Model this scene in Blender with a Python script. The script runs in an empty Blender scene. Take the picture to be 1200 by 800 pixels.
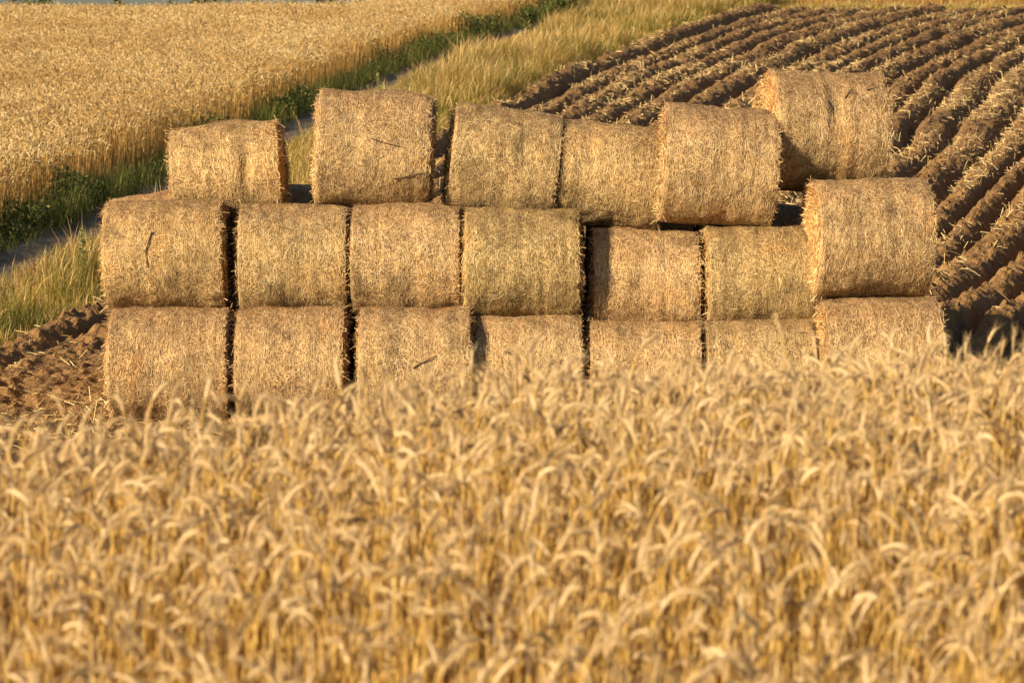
import bpy, math, random
import numpy as np
from mathutils import Vector, Euler

R_ = np.random.default_rng(7)
SC = bpy.context.scene
COL = SC.collection
H = 4.37                       # eye height above the ground under the stack
F = 3333.0

# ------------------------------------------------------------------ helpers
def hash2(ix, iy, seed):
    n = (ix.astype(np.int64) * 374761393 + iy.astype(np.int64) * 668265263 + seed * 1442695041) & 0x7fffffff
    n = ((n ^ (n >> 13)) * 1274126177) & 0x7fffffff
    n = (n ^ (n >> 16)) & 0x7fffffff
    return n / 0x7fffffff

def vnoise(x, y, seed=0):
    x = np.asarray(x, float); y = np.asarray(y, float)
    ix = np.floor(x); iy = np.floor(y)
    fx = x - ix; fy = y - iy
    fx = fx * fx * (3 - 2 * fx); fy = fy * fy * (3 - 2 * fy)
    a = hash2(ix, iy, seed); b = hash2(ix + 1, iy, seed)
    c = hash2(ix, iy + 1, seed); d = hash2(ix + 1, iy + 1, seed)
    return (a * (1 - fx) + b * fx) * (1 - fy) + (c * (1 - fx) + d * fx) * fy   # 0..1

def fbm(x, y, seed=0, octv=3):
    s = 0; a = .5; t = 0
    for o in range(octv):
        s = s + a * vnoise(np.asarray(x) * 2 ** o, np.asarray(y) * 2 ** o, seed + o * 17); t += a; a *= .5
    return s / t

def smooth(a, b, x):
    t = np.clip((np.asarray(x, float) - a) / (b - a), 0, 1)
    return t * t * (3 - 2 * t)

def norm(v):
    return v / np.maximum(np.linalg.norm(v, axis=-1, keepdims=True), 1e-9)

class MB:
    """collects vertices and faces and links them as ONE mesh object"""
    def __init__(s):
        s.v = []; s.f = []; s.n = 0; s.m = []
    def add(s, verts, faces, mat=0):
        verts = np.asarray(verts, np.float32).reshape(-1, 3); faces = np.asarray(faces, np.int32)
        s.v.append(verts); s.f.append(faces + s.n); s.n += len(verts)
        s.m.append(np.full(len(faces), mat, np.int32))
    def ribbons(s, P, W, mat=0):
        N, S, _ = P.shape
        V = np.stack([P - W, P + W], 2).reshape(-1, 3)
        base = (np.arange(N) * S * 2)[:, None]
        k = np.arange(S - 1)[None] * 2
        q = base + k
        s.add(V, np.stack([q, q + 1, q + 3, q + 2], -1).reshape(-1, 4), mat)
    def tubes(s, P, A, B, K=5, mat=0):
        N, S, _ = P.shape
        th = np.arange(K) * 2 * math.pi / K
        V = P[:, :, None] + A[:, :, None] * np.cos(th)[None, None, :, None] + B[:, :, None] * np.sin(th)[None, None, :, None]
        base = (np.arange(N) * S * K)[:, None, None]
        i = np.arange(S - 1)[None, :, None] * K; j = np.arange(K)[None, None]; j2 = (j + 1) % K
        a = base + i + j; b = base + i + j2
        s.add(V.reshape(-1, 3), np.stack([a, b, b + K, a + K], -1).reshape(-1, 4), mat)
    def mesh(s, name, mats, smooth_=False):
        me = bpy.data.meshes.new(name)
        V = np.concatenate(s.v)
        me.vertices.add(len(V)); me.vertices.foreach_set('co', V.ravel())
        loops = np.concatenate([f.ravel() for f in s.f]).astype(np.int32)
        lens = np.concatenate([np.full(len(f), f.shape[1], np.int32) for f in s.f])
        st = np.concatenate([[0], np.cumsum(lens)[:-1]]).astype(np.int32)
        me.loops.add(len(loops)); me.loops.foreach_set('vertex_index', loops)
        me.polygons.add(len(lens)); me.polygons.foreach_set('loop_start', st)
        me.polygons.foreach_set('material_index', np.concatenate(s.m))
        me.polygons.foreach_set('use_smooth', np.full(len(lens), smooth_, bool))
        for m in (mats if isinstance(mats, (list, tuple)) else [mats]): me.materials.append(m)
        me.update(calc_edges=True)
        return me
    def build(s, name, mats, parent=None, smooth_=False):
        o = bpy.data.objects.new(name, s.mesh(name, mats, smooth_)); COL.objects.link(o)
        if parent: o.parent = parent
        return o

def frame(P, seed_vec=None):
    T = norm(np.gradient(P, axis=1))
    ref = seed_vec if seed_vec is not None else np.broadcast_to(np.array([.31, .87, .12]), T.shape)
    A = norm(np.cross(T, ref)); B = norm(np.cross(T, A))
    return T, A, B

def tag(o, label=None, cat=None, group=None, kind=None):
    if label: o['label'] = label
    if cat: o['category'] = cat
    if group: o['group'] = group
    if kind: o['kind'] = kind
    return o

def empty(name, loc, label=None, cat=None, group=None):
    o = bpy.data.objects.new(name, None); COL.objects.link(o)
    o.location = loc; o.empty_display_size = .1
    return tag(o, label, cat, group)

# ------------------------------------------------------------------ materials
def mat(name):
    m = bpy.data.materials.new(name); m.use_nodes = True
    nt = m.node_tree; b = nt.nodes['Principled BSDF']
    b.inputs['Roughness'].default_value = .85
    b.inputs['Specular IOR Level'].default_value = .2
    return m, nt, b

def ramp(nt, stops):
    r = nt.nodes.new('ShaderNodeValToRGB'); e = r.color_ramp.elements
    while len(e) < len(stops): e.new(.5)
    for k, (p, c) in enumerate(stops): e[k].position = p; e[k].color = (*c, 1)
    return r

def weather_and_top_shade(nt, c):
    """rain-greyed brown straw and painted-in dimmer light on the crown of each roll, with a ragged lower limit"""
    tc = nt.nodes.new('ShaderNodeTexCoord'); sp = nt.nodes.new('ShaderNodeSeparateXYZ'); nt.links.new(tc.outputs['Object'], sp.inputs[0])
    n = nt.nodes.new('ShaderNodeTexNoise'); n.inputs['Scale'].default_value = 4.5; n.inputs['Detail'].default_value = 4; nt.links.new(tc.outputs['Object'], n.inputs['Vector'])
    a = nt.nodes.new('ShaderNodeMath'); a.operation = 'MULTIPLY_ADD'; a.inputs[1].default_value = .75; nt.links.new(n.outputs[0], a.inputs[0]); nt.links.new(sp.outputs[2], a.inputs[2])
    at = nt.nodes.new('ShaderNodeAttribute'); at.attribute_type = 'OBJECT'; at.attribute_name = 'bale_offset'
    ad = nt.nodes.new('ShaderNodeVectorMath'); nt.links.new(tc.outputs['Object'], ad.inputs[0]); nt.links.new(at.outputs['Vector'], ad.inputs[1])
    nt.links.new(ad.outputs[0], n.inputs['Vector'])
    np_ = nt.nodes.new('ShaderNodeTexNoise'); np_.inputs['Scale'].default_value = 2.3; np_.inputs['Detail'].default_value = 4; np_.inputs['Distortion'].default_value = .5
    nt.links.new(ad.outputs[0], np_.inputs['Vector'])
    pr = ramp(nt, [(.33, (.70, .69, .66)), (.45, (.96, .96, .95)), (.60, (1.0, .98, .95)), (.72, (1.0, .90, .78))]); nt.links.new(np_.outputs[0], pr.inputs[0])
    # wrapped layers: bands of paler and darker straw side by side along the roll
    nb = nt.nodes.new('ShaderNodeTexNoise'); nb.inputs['Scale'].default_value = 1; nb.inputs['Detail'].default_value = 3
    vm = nt.nodes.new('ShaderNodeVectorMath'); vm.operation = 'MULTIPLY'; vm.inputs[1].default_value = (9, .5, .5); nt.links.new(ad.outputs[0], vm.inputs[0]); nt.links.new(vm.outputs[0], nb.inputs['Vector'])
    br = ramp(nt, [(.36, (.80, .79, .77)), (.55, (1, 1, 1)), (.68, (1.07, 1.05, 1.0))]); nt.links.new(nb.outputs[0], br.inputs[0])
    mb = nt.nodes.new('ShaderNodeMix'); mb.data_type = 'RGBA'; mb.blend_type = 'MULTIPLY'; mb.inputs[0].default_value = 1
    nt.links.new(c, mb.inputs[6]); nt.links.new(br.outputs[0], mb.inputs[7]); c = mb.outputs[2]
    mp = nt.nodes.new('ShaderNodeMix'); mp.data_type = 'RGBA'; mp.blend_type = 'MULTIPLY'; mp.inputs[0].default_value = 1
    nt.links.new(c, mp.inputs[6]); nt.links.new(pr.outputs[0], mp.inputs[7]); c = mp.outputs[2]
    rr = ramp(nt, [(0, (1, 1, 1)), (1, (.76, .70, .68))]); mr = nt.nodes.new('ShaderNodeMapRange'); mr.inputs[1].default_value = 1.15; mr.inputs[2].default_value = 1.62  # crown darkening: rain wear plus dull grazing light on top, put into the colour
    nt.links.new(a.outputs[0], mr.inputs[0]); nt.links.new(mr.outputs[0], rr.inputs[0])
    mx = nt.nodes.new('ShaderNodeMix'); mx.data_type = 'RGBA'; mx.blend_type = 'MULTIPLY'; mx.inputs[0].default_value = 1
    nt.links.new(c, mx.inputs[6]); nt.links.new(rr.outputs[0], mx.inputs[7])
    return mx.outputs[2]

def island_mat(name, stops, transl=.25, objcol=False, patch=None):
    """straw, leaves and grass: every stalk its own colour, some light passing through"""
    m, nt, b = mat(name)
    g = nt.nodes.new('ShaderNodeNewGeometry'); r = ramp(nt, stops)
    nt.links.new(g.outputs['Random Per Island'], r.inputs[0])
    c = r.outputs[0]
    if objcol:
        oi = nt.nodes.new('ShaderNodeObjectInfo'); mx = nt.nodes.new('ShaderNodeMix'); mx.data_type = 'RGBA'; mx.blend_type = 'MULTIPLY'
        mx.inputs[0].default_value = 1
        nt.links.new(c, mx.inputs[6]); nt.links.new(oi.outputs['Color'], mx.inputs[7]); c = weather_and_top_shade(nt, mx.outputs[2])
    if patch:                                     # greener / browner patches through the crop
        tc = nt.nodes.new('ShaderNodeTexCoord'); n = nt.nodes.new('ShaderNodeTexNoise'); n.inputs['Scale'].default_value = patch[0]
        nt.links.new(tc.outputs['Object'], n.inputs['Vector'])
        rr = ramp(nt, [(.4, (1, 1, 1)), (.62, patch[1])]); nt.links.new(n.outputs[0], rr.inputs[0])
        mx = nt.nodes.new('ShaderNodeMix'); mx.data_type = 'RGBA'; mx.blend_type = 'MULTIPLY'; mx.inputs[0].default_value = 1
        nt.links.new(c, mx.inputs[6]); nt.links.new(rr.outputs[0], mx.inputs[7]); c = mx.outputs[2]
    nt.links.new(c, b.inputs['Base Color'])
    if transl:
        t = nt.nodes.new('ShaderNodeBsdfTranslucent'); mx = nt.nodes.new('ShaderNodeMixShader'); mx.inputs[0].default_value = transl
        nt.links.new(c, t.inputs[0]); nt.links.new(b.outputs[0], mx.inputs[1]); nt.links.new(t.outputs[0], mx.inputs[2])
        nt.links.new(mx.outputs[0], nt.nodes['Material Output'].inputs[0])
    return m

M = {}
M['rye_stem'] = island_mat('rye_stem', [(0, (.64, .41, .11)), (.5, (.78, .54, .17)), (1, (.88, .67, .28))], .46)
M['rye_ear'] = island_mat('rye_ear', [(0, (.19, .125, .075)), (.09, (.24, .16, .09)), (.13, (.46, .31, .15)), (.6, (.61, .44, .23)), (1, (.76, .60, .37))], .3)
M['rye_leaf'] = island_mat('rye_leaf', [(0, (.40, .25, .09)), (1, (.66, .45, .19))], .3)
M['far_stem'] = island_mat('far_stem', [(0, (.34, .19, .055)), (1, (.55, .34, .11))], .2)
M['far_ear'] = island_mat('far_ear', [(0, (.30, .17, .06)), (.15, (.47, .325, .14)), (.7, (.60, .44, .215)), (1, (.74, .585, .34))], .2, patch=(.22, (.84, .78, .72)))
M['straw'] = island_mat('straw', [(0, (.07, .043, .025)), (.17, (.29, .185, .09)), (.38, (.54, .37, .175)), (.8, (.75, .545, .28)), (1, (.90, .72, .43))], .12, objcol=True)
M['field_straw'] = island_mat('field_straw', [(0, (.30, .19, .08)), (.4, (.52, .36, .16)), (1, (.72, .55, .28))], .1)
M['grass'] = island_mat('grass', [(0, (.08, .095, .018)), (.28, (.18, .16, .03)), (.5, (.39, .265, .058)), (1, (.58, .37, .105))], .35, patch=(.45, (.45, .66, .36)))
M['seed_head'] = island_mat('seed_head', [(0, (.30, .17, .06)), (.6, (.55, .36, .14)), (1, (.70, .52, .26))], .3)
M['edge_grass'] = island_mat('edge_grass', [(0, (.05, .075, .016)), (.6, (.12, .14, .03)), (1, (.34, .27, .08))], .3)
M['weed'] = island_mat('weed', [(0, (.035, .055, .014)), (.5, (.075, .10, .025)), (.8, (.15, .16, .045)), (1, (.30, .24, .08))], .3)
M['weed_pale'] = island_mat('weed_pale', [(0, (.16, .19, .06)), (1, (.34, .33, .13))], .3)
M['weed_red'] = island_mat('weed_red', [(0, (.17, .075, .035)), (1, (.33, .16, .07))], .2)
M['tree_leaf'] = island_mat('tree_leaf', [(0, (.035, .055, .018)), (1, (.09, .11, .035))], .25)

def noise_mat(name, c0, c1, scale, bump=.3, dist=.02, detail=6, rough=.95, extra=None):
    m, nt, b = mat(name); b.inputs['Roughness'].default_value = rough
    tc = nt.nodes.new('ShaderNodeTexCoord'); n = nt.nodes.new('ShaderNodeTexNoise')
    n.inputs['Scale'].default_value = scale; n.inputs['Detail'].default_value = detail
    nt.links.new(tc.outputs['Object'], n.inputs['Vector'])
    r = ramp(nt, [(.3, c0), (.7, c1)]); nt.links.new(n.outputs[0], r.inputs[0]); nt.links.new(r.outputs[0], b.inputs['Base Color'])
    n2 = nt.nodes.new('ShaderNodeTexNoise'); n2.inputs['Scale'].default_value = scale * 4.5; n2.inputs['Detail'].default_value = 5
    nt.links.new(tc.outputs['Object'], n2.inputs['Vector'])
    bp = nt.nodes.new('ShaderNodeBump'); bp.inputs['Strength'].default_value = bump; bp.inputs['Distance'].default_value = dist
    nt.links.new(n2.outputs[0], bp.inputs['Height']); nt.links.new(bp.outputs[0], b.inputs['Normal'])
    return m
M['soil'] = noise_mat('soil', (.125, .066, .025), (.235, .130, .050), 3.5, 1.0, .06)
M['ground'] = noise_mat('ground', (.10, .075, .035), (.20, .14, .07), .9, .6, .04)
M['dirt'] = noise_mat('dirt', (.075, .062, .047), (.15, .122, .09), 1.3, .5, .02)
M['twig'] = noise_mat('twig', (.035, .022, .014), (.09, .055, .032), 30, .4, .004)
M['bark'] = noise_mat('bark', (.06, .045, .03), (.12, .09, .06), 6, .6, .03)

def roll_mat(name, net):
    """pressed straw: short fibres running round the roll, faint net strings side by side"""
    m, nt, b = mat(name); L = nt.links
    tc = nt.nodes.new('ShaderNodeTexCoord')
    oi = nt.nodes.new('ShaderNodeObjectInfo')
    off = nt.nodes.new('ShaderNodeVectorMath'); off.operation = 'SCALE'
    rv = nt.nodes.new('ShaderNodeCombineXYZ')
    for k in range(3): L.new(oi.outputs['Random'], rv.inputs[k])
    L.new(rv.outputs[0], off.inputs[0]); off.inputs['Scale'].default_value = 37
    ad = nt.nodes.new('ShaderNodeVectorMath'); L.new(tc.outputs['Object'], ad.inputs[0]); L.new(off.outputs[0], ad.inputs[1])
    mp = nt.nodes.new('ShaderNodeMapping'); mp.inputs['Scale'].default_value = (110, 28, 28); L.new(ad.outputs[0], mp.inputs[0])
    n1 = nt.nodes.new('ShaderNodeTexNoise'); n1.inputs['Scale'].default_value = 1; n1.inputs['Detail'].default_value = 6; n1.inputs['Roughness'].default_value = .7; n1.inputs['Distortion'].default_value = 1.2
    L.new(mp.outputs[0], n1.inputs['Vector'])
    r1 = ramp(nt, [(.36, (.09, .053, .026)), (.51, (.42, .28, .135)), (.67, (.75, .55, .29))]); L.new(n1.outputs[0], r1.inputs[0])
    n2 = nt.nodes.new('ShaderNodeTexNoise'); n2.inputs['Scale'].default_value = 2.6; n2.inputs['Detail'].default_value = 4; L.new(ad.outputs[0], n2.inputs['Vector'])
    r2 = ramp(nt, [(.38, (.74, .70, .66)), (.55, (1, 1, 1)), (.75, (1.0, .97, .90))]); L.new(n2.outputs[0], r2.inputs[0])
    mx = nt.nodes.new('ShaderNodeMix'); mx.data_type = 'RGBA'; mx.blend_type = 'MULTIPLY'; mx.inputs[0].default_value = 1
    L.new(r1.outputs[0], mx.inputs[6]); L.new(r2.outputs[0], mx.inputs[7])
    mo = nt.nodes.new('ShaderNodeMix'); mo.data_type = 'RGBA'; mo.blend_type = 'MULTIPLY'; mo.inputs[0].default_value = 1
    L.new(mx.outputs[2], mo.inputs[6]); L.new(oi.outputs['Color'], mo.inputs[7])
    c = mo.outputs[2]; c = weather_and_top_shade(nt, c); hgt = n1.outputs[0]
    if net:
        w = nt.nodes.new('ShaderNodeTexWave'); w.inputs['Scale'].default_value = 14.5; w.inputs['Distortion'].default_value = .6; w.inputs['Detail'].default_value = 1
        w.bands_direction = 'X'; L.new(tc.outputs['Object'], w.inputs['Vector'])
        rw = ramp(nt, [(0, (.50, .46, .40)), (.4, (1, 1, 1))]); L.new(w.outputs['Fac'], rw.inputs[0])
        mn = nt.nodes.new('ShaderNodeMix'); mn.data_type = 'RGBA'; mn.blend_type = 'MULTIPLY'
        n3 = nt.nodes.new('ShaderNodeTexNoise'); n3.inputs['Scale'].default_value = 3.3; L.new(ad.outputs[0], n3.inputs['Vector'])
        r3 = ramp(nt, [(.4, (0, 0, 0)), (.6, (1, 1, 1))]); L.new(n3.outputs[0], r3.inputs[0]); L.new(r3.outputs[0], mn.inputs[0])
        L.new(c, mn.inputs[6]); L.new(rw.outputs[0], mn.inputs[7]); c = mn.outputs[2]
    L.new(c, b.inputs['Base Color'])
    bp = nt.nodes.new('ShaderNodeBump'); bp.inputs['Strength'].default_value = .9; bp.inputs['Distance'].default_value = .02
    L.new(hgt, bp.inputs['Height']); L.new(bp.outputs[0], b.inputs['Normal'])
    return m
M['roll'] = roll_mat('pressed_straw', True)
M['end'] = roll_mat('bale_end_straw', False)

# ------------------------------------------------------------------ terrain
TLY = np.array([20, 30, 44, 49.6, 69.4, 92.2, 112, 124, 160.]); TLX = np.array([-10.6, -9.4, -7.94, -7.3, -5.2, -2.6, .6, 3.0, 11.])
def track_left(y): return np.interp(y, TLY, TLX)
TW = 1.25
XBY = np.array([10, 24, 30, 36.2, 41, 72.7, 80, 100, 119, 124, 140.]); XBX = np.array([-14., -10, -7.7, -6.1, -5.0, 0, 1.1, 4.8, 9.2, 10.8, 17.])
_yy = np.linspace(10, 140, 521); _xx = np.interp(_yy, XBY, XBX)
_k = np.hanning(33); _k /= _k.sum(); _xs = np.convolve(np.pad(_xx, 16, mode='edge'), _k, 'valid')
_xs[:12] = _xx[:12]; _xs[-12:] = _xx[-12:]
def plough_edge(y): return np.interp(y, _yy, _xs)
def gfan(y): return 1 + np.where(np.asarray(y) < 57, .0095, .006) * (np.asarray(y) - 57) + .00012 * np.maximum(np.asarray(y) - 70, 0) ** 2
def brow(x): return 10.5 + np.where(x < 0, .98, .30) * np.clip(x, -3.5, 4)
def crest(x): return 99.5 + 28.5 * smooth(-8, 3, x) + 12 * smooth(4, 12, x)

def ground(x, y):
    x = np.asarray(x, float); y = np.asarray(y, float)
    pl = -1.476 + .0492 * y
    pl = pl + .12 * (fbm(x / 9, y / 9, 3, 2) - .5) * smooth(36, 46, y)
    dc = crest(x); t = np.maximum(y - dc, 0)
    drop = np.where(t < 15, .0045 * t * t, .0045 * 225 + .135 * (t - 15))
    drop = np.where(t > 150, .0045 * 225 + .135 * 135 + .06 * (t - 150), drop)
    pl = pl - drop
    hill = H - 2.45 - .10 * np.maximum(9.6 - y, 0) * smooth(1, 4, y)
    b = brow(x)
    k = smooth(b, b + 8.5, y)
    return hill * (1 - k) + pl * k

def axis(lo, hi, step, far, n):
    core = np.arange(lo, hi + 1e-6, step)
    g = np.geomspace(step, far, n)
    return np.concatenate([(lo - np.cumsum(g))[::-1], core, hi + np.cumsum(g)])

def in_plough(x, y, m=0.0):
    return (x > plough_edge(y) + m) & (y < 122 - m) & (y > 22 + m)

def make_ground():
    xs = axis(-40, 45, .8, 260, 22); ys = np.concatenate([np.arange(-60, -2, 4.), np.arange(-2, 150, .8), 150 + np.cumsum(np.geomspace(1, 320, 36))])
    X, Y = np.meshgrid(xs, ys)
    Z = ground(X, Y) - .4 * in_plough(X, Y, .7)
    V = np.stack([X, Y, Z], -1).reshape(-1, 3)
    nx = len(xs); i, j = np.meshgrid(np.arange(len(ys) - 1), np.arange(nx - 1), indexing='ij'); a = (i * nx + j).ravel()
    b = MB(); b.add(V, np.stack([a, a + 1, a + nx + 1, a + nx], -1))
    tag(b.build('ground', M['ground'], None, True), kind='structure')
make_ground()

# ploughed field: curved ridges about 0.93 m apart
def plough_z(u, y):
    x = plough_edge(y) + u * gfan(y)
    s = .84
    wob = .24 * (fbm(x / 3, y / 6, 11, 2) - .5) + .34 * (vnoise(u * .9, 0 * u, 13) - .5)
    ph = (u + wob) / s
    row = np.floor(ph)
    f = ph - row
    hrow = .75 + .5 * hash2(row, np.floor(y / 400), 5)
    prof = np.clip(1 - (np.abs(2 * f - 1) / (.80 + .12 * vnoise(y / 1.4, row * 7.7, 53))) ** 3.0, 0, 1)            # broad rounded ridge, narrow furrow
    amp = .33 * hrow * (.75 + .5 * fbm(x / 1.3, y / 2.5, 23, 2))
    stack = smooth(-7, -5.2, x) * smooth(7.6, 6.2, x) * smooth(28, 29.4, y) * smooth(36, 34.4, y)
    amp = amp * (1 - .85 * stack) * (1 - .5 * smooth(-2.5, -5, x) * smooth(44, 38, y))
    clod = (fbm(x * 4.2, y * 3.2, 31, 3) - .5) * .11 + (np.maximum(vnoise(x * 9, y * 8, 41) - .55, 0)) * .20
    z = ground(x, y) + amp * prof + .02 + clod * (1 - .4 * stack) * (.5 + .5 * smooth(0, .25, u)) * 1.0 + (vnoise(x * 15, y * 9, 47) - .5) * .06 * (1.1 - .6 * smooth(40, 60, y))
    edge = 1 - smooth(0, .35, u)
    z = z * (1 - edge) + (ground(x, y) - .12) * edge
    return x, z

def make_plough():
    us = np.arange(0, 28, .05); ys = np.concatenate([np.concatenate([np.arange(22, 30, .15), np.arange(30, 46, .06), np.arange(46, 60, .1)]), np.arange(60, 122.01, .2)])
    U, Y = np.meshgrid(us, ys)
    X, Z = plough_z(U, Y)
    Z = Z - .25 * smooth(121.2, 122, Y)
    V = np.stack([X, Y, Z], -1).reshape(-1, 3)
    nx = len(us); i, j = np.meshgrid(np.arange(len(ys) - 1), np.arange(nx - 1), indexing='ij'); a = (i * nx + j).ravel()
    b = MB(); b.add(V, np.stack([a, a + 1, a + nx + 1, a + nx], -1))
    tag(b.build('ploughed_field', M['soil'], None, False), kind='structure')
make_plough()

def make_track():
    ys = np.arange(18, 132, .5); us = np.linspace(-.35, TW + .25, 14)
    U, Y = np.meshgrid(us, ys); X = track_left(Y) + U
    rut = -.05 * (np.exp(-((U - .4) / .22) ** 2) + np.exp(-((U - 1.5) / .22) ** 2))
    Z = ground(X, Y) + .05 + rut + .03 * fbm(X * 2, Y * 2, 8, 2)
    Z[:, 0] -= .2; Z[:, -1] -= .2
    V = np.stack([X, Y, Z], -1).reshape(-1, 3); nx = len(us)
    i, j = np.meshgrid(np.arange(len(ys) - 1), np.arange(nx - 1), indexing='ij'); a = (i * nx + j).ravel()
    b = MB(); b.add(V, np.stack([a, a + 1, a + nx + 1, a + nx], -1))
    tag(b.build('dirt_track', M['dirt'], None, True), kind='structure')
make_track()

# ------------------------------------------------------------------ foreground rye
def scatter(x0, x1, y0, y1, dens):
    n = int((x1 - x0) * (y1 - y0) * dens)
    return R_.uniform(x0, x1, n), R_.uniform(y0, y1, n)

def make_rye():
    x, y = scatter(-5, 5, 4.6, 16.5, 275)
    keep = (np.abs(x) < .185 * y * 1.12 + 1.1) & (y < brow(x) + 5.2) & (R_.random(len(x)) < .72 + .28 * smooth(7.5, 9.5, y))
    x, y = x[keep], y[keep]; N = len(x)
    z = ground(x, y)
    h = 1.0 + R_.normal(0, .085, N) + .03 * (y < brow(x) + 2) + .16 * (fbm(x / 1.1, y / 1.1, 51, 2) - .5)
    az = R_.vonmises(.0, .25, N)                          # more heads nod to the right
    lean = np.abs(R_.normal(.05, .05, N))
    turn = np.clip(R_.normal(1.1, .65, N), .05, 2.6)      # how far the head has bent over
    ns, ne = 6, 8
    # stem below the neck
    t = np.linspace(0, 1, ns)[None]
    rr = lean[:, None] * h[:, None] * t ** 2 * .82
    zz = h[:, None] * .84 * t
    cx, cy = np.cos(az)[:, None], np.sin(az)[:, None]
    wob = R_.normal(0, .012, (N, 2))[:, None, :] * np.sin(t * 5)[..., None]
    PS = np.stack([x[:, None] + rr * cx + wob[..., 0], y[:, None] + rr * cy + wob[..., 1], z[:, None] + zz], -1)
    # neck (4 pts) + ear (8 pts): integrate a bending direction
    nn = 5
    ang0 = 2 * lean * .8
    neckL = R_.uniform(.06, .13, N); earL = R_.uniform(.07, .11, N)
    tot = nn + ne
    angs = ang0[:, None] + turn[:, None] * np.linspace(0, 1, tot)[None] ** 1.1
    seg = np.concatenate([np.repeat(neckL[:, None] / nn, nn, 1), np.repeat(earL[:, None] / ne, ne, 1)], 1)
    dr = np.cumsum(np.sin(angs) * seg, 1); dz = np.cumsum(np.cos(angs) * seg, 1)
    end = PS[:, -1]
    Q = np.stack([end[:, None, 0] + dr * cx, end[:, None, 1] + dr * cy, end[:, None, 2] + dz], -1)
    neck = np.concatenate([PS, Q[:, :nn]], 1); ear = Q[:, nn - 1:]
    side = np.stack([-np.sin(az), np.cos(az), np.zeros(N)], -1)
    b = MB()
    T, A, B = frame(neck, np.broadcast_to(side[:, None], neck.shape))
    rad = np.linspace(.0034, .0020, neck.shape[1])[None, :, None] * R_.uniform(.85, 1.25, N)[:, None, None]
    b.tubes(neck, A * rad, B * rad, 3, 0)
    T, A, B = frame(ear, np.broadcast_to(side[:, None], ear.shape))
    prof = np.array([.35, .8, 1.0, .92, 1.05, .95, .9, .6, .2])[None, :, None] * .0062 * R_.uniform(.8, 1.2, N)[:, None, None]
    b.tubes(ear, A * prof, B * prof * .8, 5, 1)
    # awns fanning off the ear
    na = 20
    for k in range(na):
        idx = 1 + (k * 5) % 7
        a = k * 2.4 + R_.uniform(-.4, .4, N)
        o = A[:, idx] * np.cos(a)[:, None] + B[:, idx] * np.sin(a)[:, None]
        base = ear[:, idx] + o * .004
        L = R_.uniform(.04, .065, N)[:, None]
        tip = base + norm(T[:, idx] + o * R_.uniform(.2, .42, N)[:, None] + np.array([0, 0, -.12])) * L
        w = norm(np.cross(tip - base, R_.normal(0, 1, (N, 3)))) * .0013
        V = np.stack([base - w, base + w, tip], 1).reshape(-1, 3)
        b.add(V, np.arange(N * 3).reshape(-1, 3), 1)
    # dry curled leaves
    for k in range(2):
        sel = R_.random(N) < .6
        n = sel.sum(); st = PS[sel, R_.integers(2, 5, n)]
        a = R_.uniform(0, 6.28, n); S = 6; tt = np.linspace(0, 1, S)[None]
        L = R_.uniform(.10, .26, n)[:, None]
        up = R_.uniform(.1, .6, n)[:, None]; droop = R_.uniform(.5, 1.4, n)[:, None]
        r = L * tt * .7; zz = L * (up * tt - droop * tt ** 2)
        P = np.stack([st[:, None, 0] + r * np.cos(a)[:, None], st[:, None, 1] + r * np.sin(a)[:, None], st[:, None, 2] + zz], -1)
        W = np.stack([-np.sin(a), np.cos(a), R_.normal(0, .5, n)], -1)[:, None] * (.0042 * (1 - tt ** 2) + .0006)[..., None]
        b.ribbons(P, W, 2)
    tag(b.build('ripe_rye', [M['rye_stem'], M['rye_ear'], M['rye_leaf']], None, True), 'ripe golden rye with nodding bearded heads across the foreground', 'grain crop', kind='stuff')
make_rye()

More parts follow.
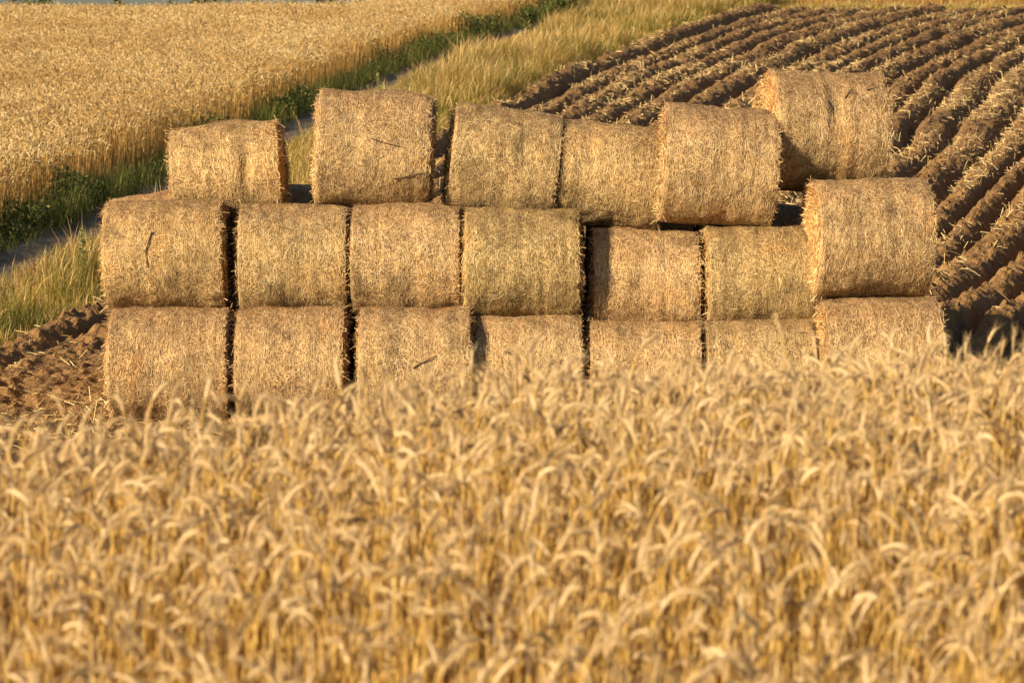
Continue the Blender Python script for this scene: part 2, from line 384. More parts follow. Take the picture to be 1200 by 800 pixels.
# ------------------------------------------------------------------ grain field behind
def make_far_grain():
    b = MB()
    def patch(x0, x1, y0, y1, dens, sc, cond):
        x, y = scatter(x0, x1, y0, y1, dens)
        k = cond(x, y); x, y = x[k], y[k]; N = len(x)
        if not N: return
        z = ground(x, y)
        h = (1.08 - .3 * smooth(1.2, .2, track_left(y) - x) * vnoise(y / 1.1, x * 0, 63) * (x < track_left(y)) + R_.normal(0, .09, N) + .25 * (fbm(x / 2.2, y / 4, 61, 3) - .5)) 
        az = R_.vonmises(-.2, .5, N); bend = R_.uniform(.02, .16, N) * h
        cx, cy = np.cos(az), np.sin(az)
        S = 3; t = np.linspace(0, 1, S)[None]
        P = np.stack([x[:, None] + bend[:, None] * t ** 2 * cx[:, None], y[:, None] + bend[:, None] * t ** 2 * cy[:, None], z[:, None] + h[:, None] * t], -1)
        w = .0035 * sc
        wa = R_.uniform(0, 3.14, N)
        W = np.stack([np.cos(wa), np.sin(wa), 0 * wa], -1)[:, None] * w * np.ones((1, S, 1))
        b.ribbons(P, W, 0)
        top = P[:, -1]; L = R_.uniform(.10, .16, N) * (.8 + .2 * sc)
        a0 = R_.uniform(.2, 1.0, N); a1 = a0 + R_.uniform(.4, 1.5, N)
        d0 = np.stack([np.sin(a0) * cx, np.sin(a0) * cy, np.cos(a0)], -1); d1 = np.stack([np.sin(a1) * cx, np.sin(a1) * cy, np.cos(a1)], -1)
        E = np.stack([top, top + d0 * L[:, None] * .5, top + d0 * L[:, None] * .5 + d1 * L[:, None] * .6], 1)
        T, A, B = frame(E, np.broadcast_to(np.array([.3, .2, .9]), E.shape))
        pr = np.array([.5, 1.0, .15])[None, :, None] * .0105 * sc * R_.uniform(.7, 1.25, N)[:, None, None]
        b.tubes(E, A * pr, B * pr, 3, 1)
    left = lambda x, y: (x < track_left(y) - .3 - .35 * vnoise(y * 1.3, x * 0, 4) - .7 * R_.random(len(x)) ** 2.5) & (x > -.205 * y - 3.5) & (y < crest(x) + 14)
    patch(-16, -4, 36, 60, 190, 1.0, left)
    patch(-21, -2, 60, 85, 125, 1.1, left)
    patch(-29, 12, 85, 140, 82, 1.3, left)
    right = lambda x, y: (x > plough_edge(y) + 1 - 3.2 * smooth(126, 130, y)) & (y > 126.5 + .4 * vnoise(x, y, 9))
    patch(8, 36, 126, 146, 60, 1.4, right)
    tag(b.build('standing_grain', [M['far_stem'], M['far_ear']], None, True), 'field of standing ripe grain behind the bales beyond the track', 'grain crop', kind='stuff')
make_far_grain()

# ------------------------------------------------------------------ grass verge, undergrowth, straw litter
def make_verge():
    b = MB()
    def patch(y0, y1, dens, wd, cond, hs=1.0):
        x, y = scatter(-12, 36, y0, y1, dens)
        k = cond(x, y); x, y = x[k], y[k]
        cl = np.clip(.5 + 1.5 * (.5 * vnoise(x / .7, y / .9, 71) + .5 * vnoise(x / 1.5, y / 3.0, 72) - .5), 0, 1)
        k = R_.random(len(x)) < .25 + 1.1 * cl; x, y, cl = x[k], y[k], cl[k]; N = len(x)
        z = ground(x, y); h = hs * (.25 + .95 * cl) * R_.uniform(.6, 1.25, N) * (.45 + .75 * smooth(0, .9, x - track_left(y) - TW) * smooth(-.1, .7, plough_edge(y) - x + .6 * (y > 120)))
        az = R_.vonmises(-.1, .35, N); bend = h * R_.uniform(.05, .8, N)
        S = 4; t = np.linspace(0, 1, S)[None]
        P = np.stack([x[:, None] + bend[:, None] * t ** 2 * np.cos(az)[:, None], y[:, None] + bend[:, None] * t ** 2 * np.sin(az)[:, None], z[:, None] + h[:, None] * (t - .18 * t ** 3)], -1)
        wa = az + 1.57 + R_.normal(0, .5, N)
        taper = np.array([.8, 1, .8, .12])[None, :, None]
        W = np.stack([np.cos(wa), np.sin(wa), 0 * wa], -1)[:, None] * taper * wd * R_.uniform(.6, 1.3, N)[:, None, None]
        sd_ = R_.random(N) < .16                       # flowering stalks with a seed head
        P[sd_, :, 2] = z[sd_, None] + (P[sd_, :, 2] - z[sd_, None]) * 1.25
        W[sd_] *= np.array([.5, .5, 2.0, .5])[None, :, None]
        b.ribbons(P[~sd_], W[~sd_], 0); b.ribbons(P[sd_], W[sd_], 1)
    ver = lambda x, y: (x > track_left(y) + TW - .25 * vnoise(y, x, 2)) & (x < plough_edge(y) + .25 * vnoise(y * .8, x, 3)) & (y < 136)
    patch(30, 55, 1000, .0028, ver, .85); patch(55, 85, 680, .0037, ver, .8); patch(85, 136, 380, .0052, ver, .8)
    head = lambda x, y: (x > plough_edge(y) - 1) & (y > 121.6) & (y < 127.6) & (x < 34)
    patch(120, 128, 330, .006, head, .9)
    tag(b.build('verge_grass', [M['grass'], M['seed_head']], None, False), 'yellow green rough grass on the verge between track and plough land', 'grass', kind='stuff')
    # leafy undergrowth at the foot of the grain
    b = MB()
    def under(y0, y1, dens, size, ux0, ux1, hmax):
        n = int((y1 - y0) * (ux1 - ux0) * dens); y = R_.uniform(y0, y1, n); u = R_.uniform(ux0, ux1, n); x = track_left(y) + u
        k = fbm(y / 2.5, u * 1.3, 81, 2) > .37 + .12 * smooth(-.7, -1.6, u); x, y = x[k], y[k]; n = len(x)
        lump = fbm(y / 1.6, x / 1.6, 83, 2)
        z = ground(x, y) + R_.uniform(.0, 1, n) ** 1.3 * hmax * np.clip(2.6 * lump - .75, .12, 1.5)
        d = norm(R_.normal(0, 1, (n, 3)) + np.array([0, 0, .4])); w = norm(np.cross(d, R_.normal(0, 1, (n, 3))))
        L = size * R_.uniform(.6, 1.4, n)[:, None]; p = np.stack([x, y, z], -1)
        V = np.stack([p, p + d * L * .5 + w * L * .28, p + d * L, p + d * L * .5 - w * L * .28], 1)
        b.add(V.reshape(-1, 3), np.arange(n * 4).reshape(-1, 4))
    under(30, 60, 1200, .07, -1.8, .0, .55); under(60, 95, 750, .09, -2.0, .05, .6); under(95, 125, 350, .12, -1.6, .1, .7)
    def tufts(y0, y1, dens, wd):
        n = int((y1 - y0) * 1.5 * dens); y = R_.uniform(y0, y1, n); x = track_left(y) + R_.uniform(-1.25, .25, n)
        cl = vnoise(y / 1.1, x / .8, 87); k = R_.random(n) < cl; x, y, cl = x[k], y[k], cl[k]; n = len(x)
        h = (.15 + .65 * cl) * R_.uniform(.5, 1.2, n); az = R_.uniform(0, 6.283, n); bd = h * R_.uniform(.1, .7, n); z = ground(x, y)
        t = np.linspace(0, 1, 4)[None]
        P = np.stack([x[:, None] + bd[:, None] * t ** 2 * np.cos(az)[:, None], y[:, None] + bd[:, None] * t ** 2 * np.sin(az)[:, None], z[:, None] + h[:, None] * t], -1)
        W = np.stack([-np.sin(az), np.cos(az), 0 * az], -1)[:, None] * np.array([.8, 1, .8, .12])[None, :, None] * wd
        b.ribbons(P, W, 1)
    tufts(30, 60, 420, .004); tufts(60, 95, 300, .005); tufts(95, 125, 200, .007)
    tag(b.build('undergrowth', [M['weed'], M['edge_grass']], None, False), 'dark green leafy undergrowth along the foot of the standing grain', 'weeds', kind='stuff')
make_verge()

def make_litter():
    b = MB()
    def patch(y0, y1, n, wd):
        y = R_.uniform(y0, y1, n); u = R_.uniform(.0, 27, n)
        cl = fbm(u * .9, y / 3.5, 91, 2); ridge = np.abs(((u / .84) % 1) - .5)
        k = R_.random(n) < np.clip((cl - .42) * 4.5, .07, 1) * (1 - .5 * (ridge > .38))
        u, y = u[k], y[k]; n = len(u)
        x, z = plough_z(u, y)
        L = R_.uniform(.06, .24, n)
        az = R_.uniform(0, 6.283, n); el = np.abs(R_.normal(.08, .22, n)); up = R_.random(n) < .10
        el[up] = R_.uniform(.7, 1.4, up.sum())
        d = np.stack([np.cos(az) * np.cos(el), np.sin(az) * np.cos(el), np.sin(el)], -1)
        p = np.stack([x, y, z + .012 + .02 * R_.random(n)], -1)
        t = np.linspace(0, 1, 3)[None, :, None]
        P = p[:, None] + d[:, None] * L[:, None, None] * (t - .35 * (~up)[:, None, None]) + np.array([0, 0, -1])[None, None] * (t - .5) ** 2 * .12 * L[:, None, None]
        W = norm(np.cross(d, R_.normal(0, .5, (n, 3)) + np.array([0, 0, 1.])))[:, None] * wd * np.ones((1, 3, 1)) * R_.uniform(.6, 1.3, n)[:, None, None]
        W = W + np.array([0, 0, 1]) * wd * .5
        b.ribbons(P, W, 0)
    patch(28, 50, 60000, .0034); patch(50, 80, 80000, .0044); patch(80, 121.5, 80000, .0058)
    tag(b.build('straw_litter', [M['field_straw']], None, False), 'broken straw scattered over the ploughed ridges', 'straw', kind='stuff')
make_litter()

# ------------------------------------------------------------------ straw bales
def make_bale(c, R, L, yaw, tilt, tint, strands, seed, label, group, dents=()):
    """axis along local x; root at the lowest point of the roll"""
    rg = np.random.default_rng(seed); off = [float(q) for q in rg.uniform(0, 60, 3)]
    e = empty('straw_bale', (c[0], c[1], c[2] - R), label, 'straw bale', group)
    e.rotation_euler = Euler((0, math.radians(-tilt), math.radians(yaw)))
    nt_, nx = 112, 34
    th = np.linspace(0, 2 * math.pi, nt_, endpoint=False)
    xs = np.concatenate([[-1, -.992, -.975, -.94], np.linspace(-.9, .9, nx), [.94, .975, .992, 1]]) * L / 2
    edge = np.concatenate([[.90, .935, .96, .985], np.ones(nx), [.985, .96, .935, .90]])
    barrel = rg.uniform(-.012, .03); cone = rg.uniform(-.03, .03); oval = rg.uniform(.005, .03); ovph = rg.uniform(1.1, 2.0); ph = rg.uniform(0, 100, 4)
    def rad(T, X):
        u = X / L
        n = (fbm(np.cos(T) * 1.6 + ph[0] + 2 * u, np.sin(T) * 1.6 + ph[1] - 1.3 * u, seed, 3) - .5) * .10
        n2 = (fbm(T * 5 + ph[2], X * 9 + ph[3], seed + 5, 2) - .5) * .018
        ring = (vnoise(X * 16 + ph[0], X * 0 + ph[1], seed + 9) - .5) * .008
        r = R * (1 + barrel * (1 - 4 * u * u) + cone * u + oval * np.cos(2 * (T - ovph))) + n + n2 + ring
        for (dt, dx, ds, dd) in dents:
            r = r - dd * np.exp(-(((T - dt + math.pi) % (2 * math.pi) - math.pi) / (ds * 2.2)) ** 2 - ((X - dx) / (ds * .5)) ** 2)
        flat = np.cos(T) < -.93                    # sits flat on what carries it
        return np.where(flat, np.minimum(r, R * .99), np.minimum(r, R * 1.06))
    def point(T, X, lift=0.0):
        r = rad(T, X) + lift                       # T = 0 is up, T = pi/2 faces the viewer (-y)
        return np.stack([X, -np.sin(T) * r, R + np.cos(T) * r], -1)
    T, X = np.meshgrid(th, xs, indexing='ij')
    r = rad(T, X) * edge[None]
    V = np.stack([X, -np.sin(T) * r, R + np.cos(T) * r], -1).reshape(-1, 3)
    m = len(xs); i, j = np.meshgrid(np.arange(nt_), np.arange(m - 1), indexing='ij')
    a = (i * m + j).ravel(); bb = (((i + 1) % nt_) * m + j).ravel()
    b = MB(); b.add(V, np.stack([a, bb, bb + 1, a + 1], -1))
    o = b.build('roll', M['roll'], e, True); o.color = (*tint, 1); o['bale_offset'] = off
    # rolled end faces with the turns of the spiral showing
    for s in (-1, 1):
        b = MB(); K = 26
        fr = np.linspace(1, .03, K)
        TT, FR = np.meshgrid(th, fr, indexing='ij')
        re = rad(TT, np.full_like(TT, s * L / 2)) * .905 * FR
        bump = .018 * np.sin(FR * 62 + TT) + .05 * (fbm(np.cos(TT) * FR * 5 + ph[1], np.sin(TT) * FR * 5, seed + 3, 2) - .5) + .03 * (1 - FR)
        XX = s * (L / 2 - .004 + bump * np.minimum(1, (1 - FR) * 6))
        V = np.stack([XX, -np.sin(TT) * re, R + np.cos(TT) * re], -1).reshape(-1, 3)
        i, j = np.meshgrid(np.arange(nt_), np.arange(K - 1), indexing='ij'); a = (i * K + j).ravel(); bb = (((i + 1) % nt_) * K + j).ravel()
        q = np.stack([a, a + 1, bb + 1, bb], -1) if s > 0 else np.stack([a, bb, bb + 1, a + 1], -1)
        b.add(V, q)
        b.add(V[K - 1::K], np.arange(nt_)[None, ::s])
        o = b.build('end_face', M['end'], e, True); o['bale_offset'] = off; o.color = (1.25, 1.05 * tint[1], .8 * tint[2], 1)
    # loose straw lying on the roll
    b = MB(); N = strands
    T0 = rg.uniform(-.9, 2.75, N); X0 = rg.uniform(-.5, .5, N) * L * .985
    fl = rg.random(N); mix = .40 * smooth(.36, .58, fbm(T0 * 2.2 + ph[0], X0 * 3 + ph[1], seed + 21, 2)) + .08   # combed here, tangled there
    phi = np.where(fl < mix, rg.normal(1.57, .22, N), rg.uniform(0, 3.1416, N))
    Ls = np.where(fl < mix, rg.uniform(.02, .075, N), rg.uniform(.016, .06, N)) * rg.uniform(.7, 1.3, N) * np.where(rg.random(N) < .10, 2.6, 1)
    S = 4; t = np.linspace(-.5, .5, S)[None]
    curl = rg.normal(0, .3, N)[:, None] * t
    dx = Ls[:, None] * t * np.cos(phi[:, None] + curl); dt = Ls[:, None] * t * np.sin(phi[:, None] + curl) / R
    lift = rg.uniform(.0005, .0045, N)[:, None] + rg.normal(0, .03, N)[:, None] * Ls[:, None] * 0 + np.abs(t) * rg.exponential(.003, N)[:, None]
    Xs = np.clip(X0[:, None] + dx, -L / 2 - .03, L / 2 + .03); Ts = T0[:, None] + dt
    P = point(Ts, Xs, lift)
    Nn = np.stack([0 * Ts, -np.sin(Ts), np.cos(Ts)], -1)
    Tn = norm(np.gradient(P, axis=1)); W = norm(np.cross(Tn, Nn)) + Nn * rg.normal(0, .2, N)[:, None, None]
    W = norm(W) * rg.uniform(.0009, .0021, N)[:, None, None]
    b.ribbons(P, W)
    # tufts at the rims and stalks standing off the surface
    n2 = max(40, strands // 90)
    sg = rg.choice([-1, 1], n2); T1 = rg.uniform(0, 6.283, n2); X1 = sg * (L / 2 - rg.uniform(0, .05, n2))
    P0 = point(T1, X1, -.02); out = np.stack([sg * rg.uniform(.0, 1.1, n2), -np.sin(T1) * .6, np.cos(T1) * .6], -1) + rg.normal(0, .5, (n2, 3))
    out = norm(out); LL = rg.uniform(.03, .12, n2)[:, None, None]
    t = np.linspace(0, 1, 3)[None, :, None]
    P = P0[:, None] + out[:, None] * LL * t + np.array([0, 0, -1.]) * LL * .25 * t ** 2
    b.ribbons(P, norm(np.cross(out, rg.normal(0, 1, (n2, 3))))[:, None] * .0026 * np.ones((1, 3, 1)))
    # short cut ends on the two end faces
    n3 = strands // 6
    s = rg.choice([-1, 1], n3); rr = np.sqrt(rg.uniform(0, 1, n3)) * R * .9; T3 = rg.uniform(0, 6.283, n3)
    p = np.stack([s * (L / 2 + rg.uniform(-.004, .03, n3)), -np.sin(T3) * rr, R + np.cos(T3) * rr], -1)
    d = np.stack([s * rg.normal(.15, .35, n3), -np.cos(T3), -np.sin(T3)], -1) + rg.normal(0, .45, (n3, 3)); d = norm(d)
    LL = rg.uniform(.03, .14, n3)[:, None, None]
    P = p[:, None] + d[:, None] * LL * (np.linspace(-.5, .5, 3)[None, :, None])
    b.ribbons(P, norm(np.cross(d, rg.normal(0, .4, (n3, 3)) + np.array([1., 0, 0])))[:, None] * .003 * np.ones((1, 3, 1)))
    o = tag(b.build('loose_straw', M['straw'], e, False), kind='stuff'); o.color = (*tint, 1); o['bale_offset'] = off
    e['_r'] = R
    return e, point

FRONT = 'straw bales in the visible face of the stack'
BACK = 'straw bales at the back of the stack'
W_ = (1.06, 1.045, 1.06); G_ = (1.0, 1.01, .99); P_ = (1.07, 1.03, 1.03); Y_ = (1.08, 1.05, .99)
# centre (x, y, z), radius, length, yaw, tilt, tint, label, dents (angle, x, size, depth)
BALES = [
 # bottom course
 ('A1', (-3.70, 30.65, .62), .63, 1.285, 2.0, 0, P_, 'wide straw bale at the bottom left corner of the stack beside dark soil', [(1.3, .0, .18, .03)]),
 ('B1', (-2.39, 30.68, .62), .62, 1.17, .5, 0, P_, 'straw bale in the bottom row, second from the left corner of the stack', [(1.0, .1, .2, .03)]),
 ('C1', (-1.05, 30.66, .63), .63, 1.2, 1.0, 0, W_, 'straw bale in the bottom row with a dark bent twig lying on its front', [(1.2, -.1, .2, .03)]),
 ('D1', (.155, 30.78, .555), .575, 1.16, 1.5, -.5, W_, 'low straw bale under the greenish netted bale, left top corner shaded', []),
 ('E1', (1.44, 30.75, .53), .575, 1.20, 0, 0, P_, 'low straw bale in the bottom row, right of the widest dark upright gap', []),
 ('F1', (2.67, 30.78, .51), .585, 1.18, 1, 0, G_, 'low greyish straw bale in the bottom row beside the right corner bale', []),
 ('G1', (3.94, 30.55, .68), .665, 1.27, 3, -.5, W_, 'large pale straw bale at the bottom right corner of the stack', [(1.1, -.2, .2, .03)]),
 # middle course
 ('A2', (-3.775, 31.22, 1.745), .625, 1.30, 1.5, 2.0, Y_, 'bale at the left end of the middle row with an upright dark twig', [(1.1, -.05, .2, .03)]),
 ('B2', (-2.40, 31.28, 1.695), .615, 1.18, 1.5, 0, G_, 'middle row straw bale with a shaded blue grey left rim by a gap', [(1.2, .2, .22, .02)]),
 ('C2', (-1.16, 31.26, 1.70), .62, 1.19, 0, 0, W_, 'straw bale in the middle row directly left of the greenish netted bale', []),
 ('D2', (.105, 31.10, 1.665), .625, 1.245, .8, 0, (.98, 1.0, .92), 'greenish straw bale in the middle row with clear upright net lines', []),
 ('E2', (1.47, 31.38, 1.44), .59, 1.17, .5, 0, P_, 'short straw bale in the middle row with a curved shadow on its left side', []),
 ('F2', (2.71, 31.30, 1.49), .605, 1.19, 2, 0, (.98, .995, .93), 'netted grey green straw bale in the middle row beside the turned right end bale', []),
 ('G2', (3.86, 31.0, 1.955), .67, 1.25, 5, -1, W_, 'large bale at the right end of the middle row showing its orange left face', [(1.2, -.1, .22, .03)]),
 # top course
 ('a3', (-3.14, 32.08, 2.59), .595, 1.22, 1.0, 4.5, Y_, 'small tilted straw bale alone at the left end of the top row', [(1.35, .25, .13, .05)]),
 ('b3', (-1.56, 31.72, 2.905), .645, 1.27, 1.5, -2.5, W_, 'tall straw bale in the top row with a thin dark twig across its front', [(1.3, -.2, .2, .03)]),
 ('c3', (-.18, 31.88, 2.735), .63, 1.20, 2.5, -7.0, G_, 'pale straw bale in the top row beside the narrow dark slot', [(1.2, .2, .14, .03)]),
 ('d3', (1.03, 31.94, 2.59), .60, 1.14, .5, -5.5, (1.04, 1.025, .98), 'straw bale sunk low in the top row over a wedge of shadow', [(1.2, -.25, .15, .03)]),
 ('e3', (2.21, 31.54, 2.725), .665, 1.25, 2.5, -4.5, W_, 'large straw bale in the top row left of the highest bale', [(1.2, .0, .2, .03)]),
 ('f3', (3.42, 31.95, 3.09), .685, 1.31, 8.5, -2.5, W_, 'highest straw bale, rightmost of the top row with a dent in its front', [(1.15, .02, .15, .05)]),
]
BACKS = [
 ('a2', (-3.83, 32.75, 1.76), .645, 1.30, 1, 8.0, P_, 'straw bale whose sunlit top peeks over the left end of the middle row', 3500),
 ('b2', (-2.28, 33.02, 1.80), .625, 1.2, 0, 0, G_, 'shaded straw bale glimpsed in the gap between the two leftmost top bales', 1500),
 ('f2', (2.74, 32.66, 1.60), .63, 1.2, 0, 0, G_, 'shaded grey straw bale glimpsed in the hole under the highest bale', 1500),
]
HID = 'round straw bale hidden behind the front bales of the stack'
for k, x in enumerate((-1.05, .2, 1.48)): BACKS.append(('h', (x, 32.75 + .1 * (k % 2), 1.62), .61, 1.19, 0, 0, W_, HID, 400))
for k, x in enumerate((-3.68, -2.4, -1.12, .14, 1.42, 2.68, 3.95)):
    BACKS.append(('h', (x, 31.95, .62), .60, 1.22, 0, 0, W_, HID, 600)); BACKS.append(('h', (x, 33.2, .66), .60, 1.22, 0, 0, W_, HID, 600))
SURF = {}
for k, (n, c, R, L, yaw, tilt, tint, lab, dents) in enumerate(BALES):
    SURF[n] = make_bale(c, R, L, yaw, tilt, tint, 13000, 100 + k, lab, FRONT, dents)
for k, (n, c, R, L, yaw, tilt, tint, lab, st) in enumerate(BACKS):
    make_bale(c, R, L, yaw, tilt, tint, st, 200 + k, lab, BACK)

# ------------------------------------------------------------------ twigs on the bales
def make_twig(bale, pts, rad, label, side=None):
    e, point = SURF[bale]
    T = np.array([p[0] for p in pts]); X = np.array([p[1] for p in pts])
    P = point(T, X, .014)
    bpy.context.view_layer.update()
    Mx = np.array(e.matrix_basis)
    P = P @ Mx[:3, :3].T + Mx[:3, 3]
    org = P[0].copy(); P = P - org
    tt = np.linspace(0, len(P) - 1, 14); P = np.stack([np.interp(tt, np.arange(len(P)), P[:, k]) for k in range(3)], -1)[None]
    Tn, A, B = frame(P); r = np.linspace(rad, rad * .45, 14)[None, :, None]
    b = MB(); b.tubes(P, A * r, B * r, 6)
    if side:
        q = P[0, side[0]]; d = norm(np.array(side[1], float)); Q = (q + d[None] * np.linspace(0, side[2], 5)[:, None])[None]
        _, A, B = frame(Q); r = np.linspace(rad * .7, rad * .3, 5)[None, :, None]; b.tubes(Q, A * r, B * r, 5)
    o = b.build('twig', M['twig'], None, True); o.location = org
    tag(o, label, 'twig', 'dark twigs caught on the bales')
TW_ = math.pi / 2
make_twig('b3', [(TW_ - .22, -.03), (TW_ - .16, .12), (TW_ - .10, .33)], .006, 'thin dark twig lying across the front of the tall top row bale')
make_twig('b3', [(TW_ + .42, .24), (TW_ + .36, .40), (TW_ + .30, .56)], .006, 'dark twig low on the right side of the tall top row bale')
make_twig('A2', [(TW_ - .55, -.10), (TW_ - .38, -.13), (TW_ - .2, -.17), (TW_ + .08, -.16)], .008, 'upright dark twig on the left end bale of the middle row')
make_twig('C1', [(TW_ - .05, -.02), (TW_ - .15, .10), (TW_ - .27, .24)], .008, 'dark bent twig on the bottom row bale just above the rye', (5, (-.6, -.2, .3), .07))
make_twig('f3', [(TW_ - .62, .12), (TW_ - .78, .20)], .008, 'short dark forked twig near the top of the highest bale', (7, (.5, -.3, .6), .08))
make_twig('f3', [(TW_ - .78, .38), (TW_ - .88, .52)], .006, 'small dark twig at the upper right of the highest bale')

# ------------------------------------------------------------------ single weeds along the track
def make_weed(x, y, h, nst, spread, mleaf, label, leaf=.05, dens=60, spike=False, seed=0):
    rg = np.random.default_rng(900 + seed); z = float(ground(x, y)) - .02
    e = empty('weed_plant', (x, y, z), label, 'weed', 'tall weeds along the dirt track')
    b = MB(); lf = MB()
    for k in range(nst):
        a = rg.uniform(0, 6.28); l = rg.uniform(0, spread) if nst > 1 else .04; hh = h * rg.uniform(.7, 1) if k else h
        t = np.linspace(0, 1, 7)[:, None]
        P = np.concatenate([np.cos(a) * l * hh * t ** 1.4, np.sin(a) * l * hh * t ** 1.4, hh * t], 1)[None]
        _, A, B = frame(P); r = np.linspace(.008, .003, 7)[None, :, None]; b.tubes(P, A * r, B * r, 5)
        n = dens; tt = rg.uniform(.12 if not spike else .4, 1, n)
        p = np.stack([np.interp(tt, t[:, 0], P[0, :, q]) for q in range(3)], -1)
        d = norm(np.stack([rg.normal(0, 1, n), rg.normal(0, 1, n), rg.uniform(.1, 1.1, n)], -1)); w = norm(np.cross(d, rg.normal(0, 1, (n, 3))))
        Ln = (leaf * (1.25 - .75 * tt) * rg.uniform(.6, 1.3, n))[:, None]
        V = np.stack([p, p + d * Ln * .5 + w * Ln * .24, p + d * Ln, p + d * Ln * .5 - w * Ln * .24], 1)
        lf.add(V.reshape(-1, 3), np.arange(n * 4).reshape(-1, 4))
    b.build('stem', mleaf, e, True); lf.build('leaves', mleaf, e, False)
make_weed(-6.15, 40.6, .88, 1, .1, M['weed_pale'], 'pale green spiky weed standing tall beside the left end of the stack', .09, 160, seed=1)
make_weed(-6.42, 40.5, .62, 2, .2, M['weed_pale'], 'short pale weed with two stems just left of the tall spiky one', .07, 60, seed=2)
make_weed(-6.62, 39.2, .62, 1, .1, M['weed_red'], 'reddish brown dock stalk rising from the verge grass at far left', .05, 170, True, seed=3)
make_weed(-3.25, 70.5, 1.0, 4, .5, M['weed_pale'], 'branching grey green weed at the track edge above the tall top bale', .10, 90, seed=4)
make_weed(-2.7, 71.5, .8, 2, .25, M['weed_pale'], 'small grey green weed beside the branching one above the top row', .10, 80, seed=5)
make_weed(-1.9, 80.0, .95, 3, .25, M['weed'], 'dark green weed clump at the bend of the shaded track', .12, 120, seed=6)
make_weed(-.9, 88.5, 1.25, 1, .1, M['weed'], 'tall dark single weed against the shaded track near the top', .13, 160, seed=7)
make_weed(.6, 104, 1.3, 6, .5, M['weed'], 'bushy bright green weed on the verge near the top of the track', .17, 130, seed=8)
make_weed(1.9, 110, 1.5, 7, .55, M['weed'], 'largest green bushy weed between the track and the far verge', .18, 130, seed=9)

# ------------------------------------------------------------------ trees beyond the crest
def make_tree(px, y, w, h, label, seed):
    rg = np.random.default_rng(seed); x = (px - 600) / F * y; z = float(ground(x, y)) - .1
    e = empty('field_tree', (x, y, z), label, 'tree', 'trees beyond the brow of the grain field')
    b = MB()
    t = np.linspace(0, 1, 8)[:, None]
    P = np.concatenate([.3 * np.sin(t * 2 + seed), .2 * np.cos(t * 3), h * .7 * t], 1)[None]
    _, A, B = frame(P); r = np.linspace(.03 * h, .008 * h, 8)[None, :, None]; b.tubes(P, A * r, B * r, 8)
    tips = []
    for k in range(16):
        s = P[0, rg.integers(2, 8)]; a = rg.uniform(0, 6.28); l = w * .5 * rg.uniform(.5, 1)
        q = s + np.array([math.cos(a) * l, math.sin(a) * l, rg.uniform(.05, .3) * h])
        Q = (s + (q - s) * np.linspace(0, 1, 5)[:, None] + np.array([0, 0, .08 * h]) * (np.linspace(0, 1, 5) ** 2)[:, None])[None]
        _, A, B = frame(Q); r = np.linspace(.011 * h, .003 * h, 5)[None, :, None]; b.tubes(Q, A * r, B * r, 5); tips += [Q[0, 2], Q[0, 3], Q[0, 4]]
    b.build('trunk', M['bark'], e, True)
    tips = np.array(tips); n = 5200
    c = tips[rg.integers(0, len(tips), n)] + rg.normal(0, 1, (n, 3)) * np.array([w, w, h]) * np.array([.085, .085, .075])
    d = norm(rg.normal(0, 1, (n, 3))); wv = norm(np.cross(d, rg.normal(0, 1, (n, 3)))); L = rg.uniform(.12, .28, n)[:, None]
    V = np.stack([c, c + d * L * .5 + wv * L * .35, c + d * L, c + d * L * .5 - wv * L * .35], 1)
    lf = MB(); lf.add(V.reshape(-1, 3), np.arange(n * 4).reshape(-1, 4)); lf.build('crown', M['tree_leaf'], e, False)
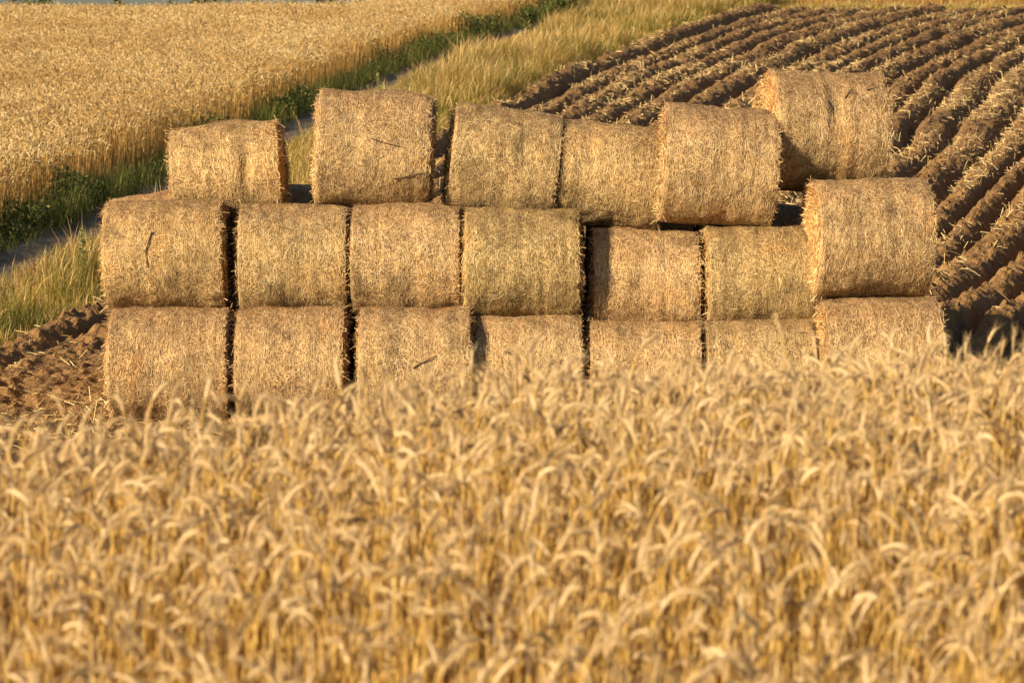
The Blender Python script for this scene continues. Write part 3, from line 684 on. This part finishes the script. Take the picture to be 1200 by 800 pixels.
for k, (px, y, w, h, lab) in enumerate([
    (42, 190, 3.0, 9.5, 'broad dark tree at the far left of the skyline'),
    (139, 200, 1.0, 9.5, 'slim dark tree standing alone on the skyline in open sky'),
    (198, 215, 2.2, 10.5, 'pale hazy tree right of the slim lone skyline tree'),
    (246, 190, 2.5, 9.5, 'dark rounded skyline tree straight above the leftmost top bale'),
    (290, 210, 2.6, 10.5, 'skyline tree right of the dark rounded one above the leftmost top bale'),
    (335, 225, 2.4, 11.5, 'thin skyline tree between the leftmost and the tall top bale'),
    (385, 190, 3.2, 10.0, 'wide dark skyline tree above the left of the tall top bale'),
    (450, 205, 2.2, 10.5, 'small skyline tree above the right of the tall top bale'),
    (505, 195, 3.6, 10.5, 'broad skyline tree above the slot between two top bales'),
    (570, 200, 3.6, 11.0, 'rightmost skyline tree above the rising grain')]):
    make_tree(px, y, w, h, lab, 300 + k)

# ------------------------------------------------------------------ light, sky, camera
SUN_AZ, SUN_EL = math.radians(-128.5), math.radians(23.5)       # clockwise from +y: behind the viewer's left shoulder
sd = Vector((math.sin(SUN_AZ) * math.cos(SUN_EL), math.cos(SUN_AZ) * math.cos(SUN_EL), math.sin(SUN_EL)))
l = bpy.data.lights.new('sun', 'SUN'); l.energy = 5.0; l.angle = math.radians(.55); l.color = (1, .83, .55)
lo = bpy.data.objects.new('sun', l); COL.objects.link(lo); lo.rotation_euler = sd.to_track_quat('Z', 'Y').to_euler()
w = bpy.data.worlds.new('World'); SC.world = w; w.use_nodes = True; nt = w.node_tree
sky = nt.nodes.new('ShaderNodeTexSky'); sky.sky_type = 'NISHITA'; sky.sun_disc = False
sky.sun_elevation = SUN_EL; sky.sun_rotation = SUN_AZ % (2 * math.pi); sky.dust_density = 1.5
bg = nt.nodes['Background']; bg.inputs['Strength'].default_value = .06; nt.links.new(sky.outputs[0], bg.inputs[0])

cam = bpy.data.cameras.new('camera'); co = bpy.data.objects.new('camera', cam); COL.objects.link(co)
cam.sensor_width = 36; cam.lens = 100; cam.clip_start = .1; cam.clip_end = 6000
co.location = (0, 0, H); co.rotation_euler = (math.radians(90) - math.atan(380 / F), 0, 0)
cam.dof.use_dof = True; cam.dof.focus_distance = 30.6; cam.dof.aperture_fstop = 4.3
SC.camera = co
SC.view_settings.view_transform = 'Standard'; SC.view_settings.look = 'None'; SC.view_settings.gamma = 1
SC.view_settings.exposure = 1.05; SC.view_settings.use_curve_mapping = False
SC.cycles.use_denoising = True
SC.cycles.max_bounces = 8; SC.cycles.diffuse_bounces = 6; SC.cycles.transmission_bounces = 8
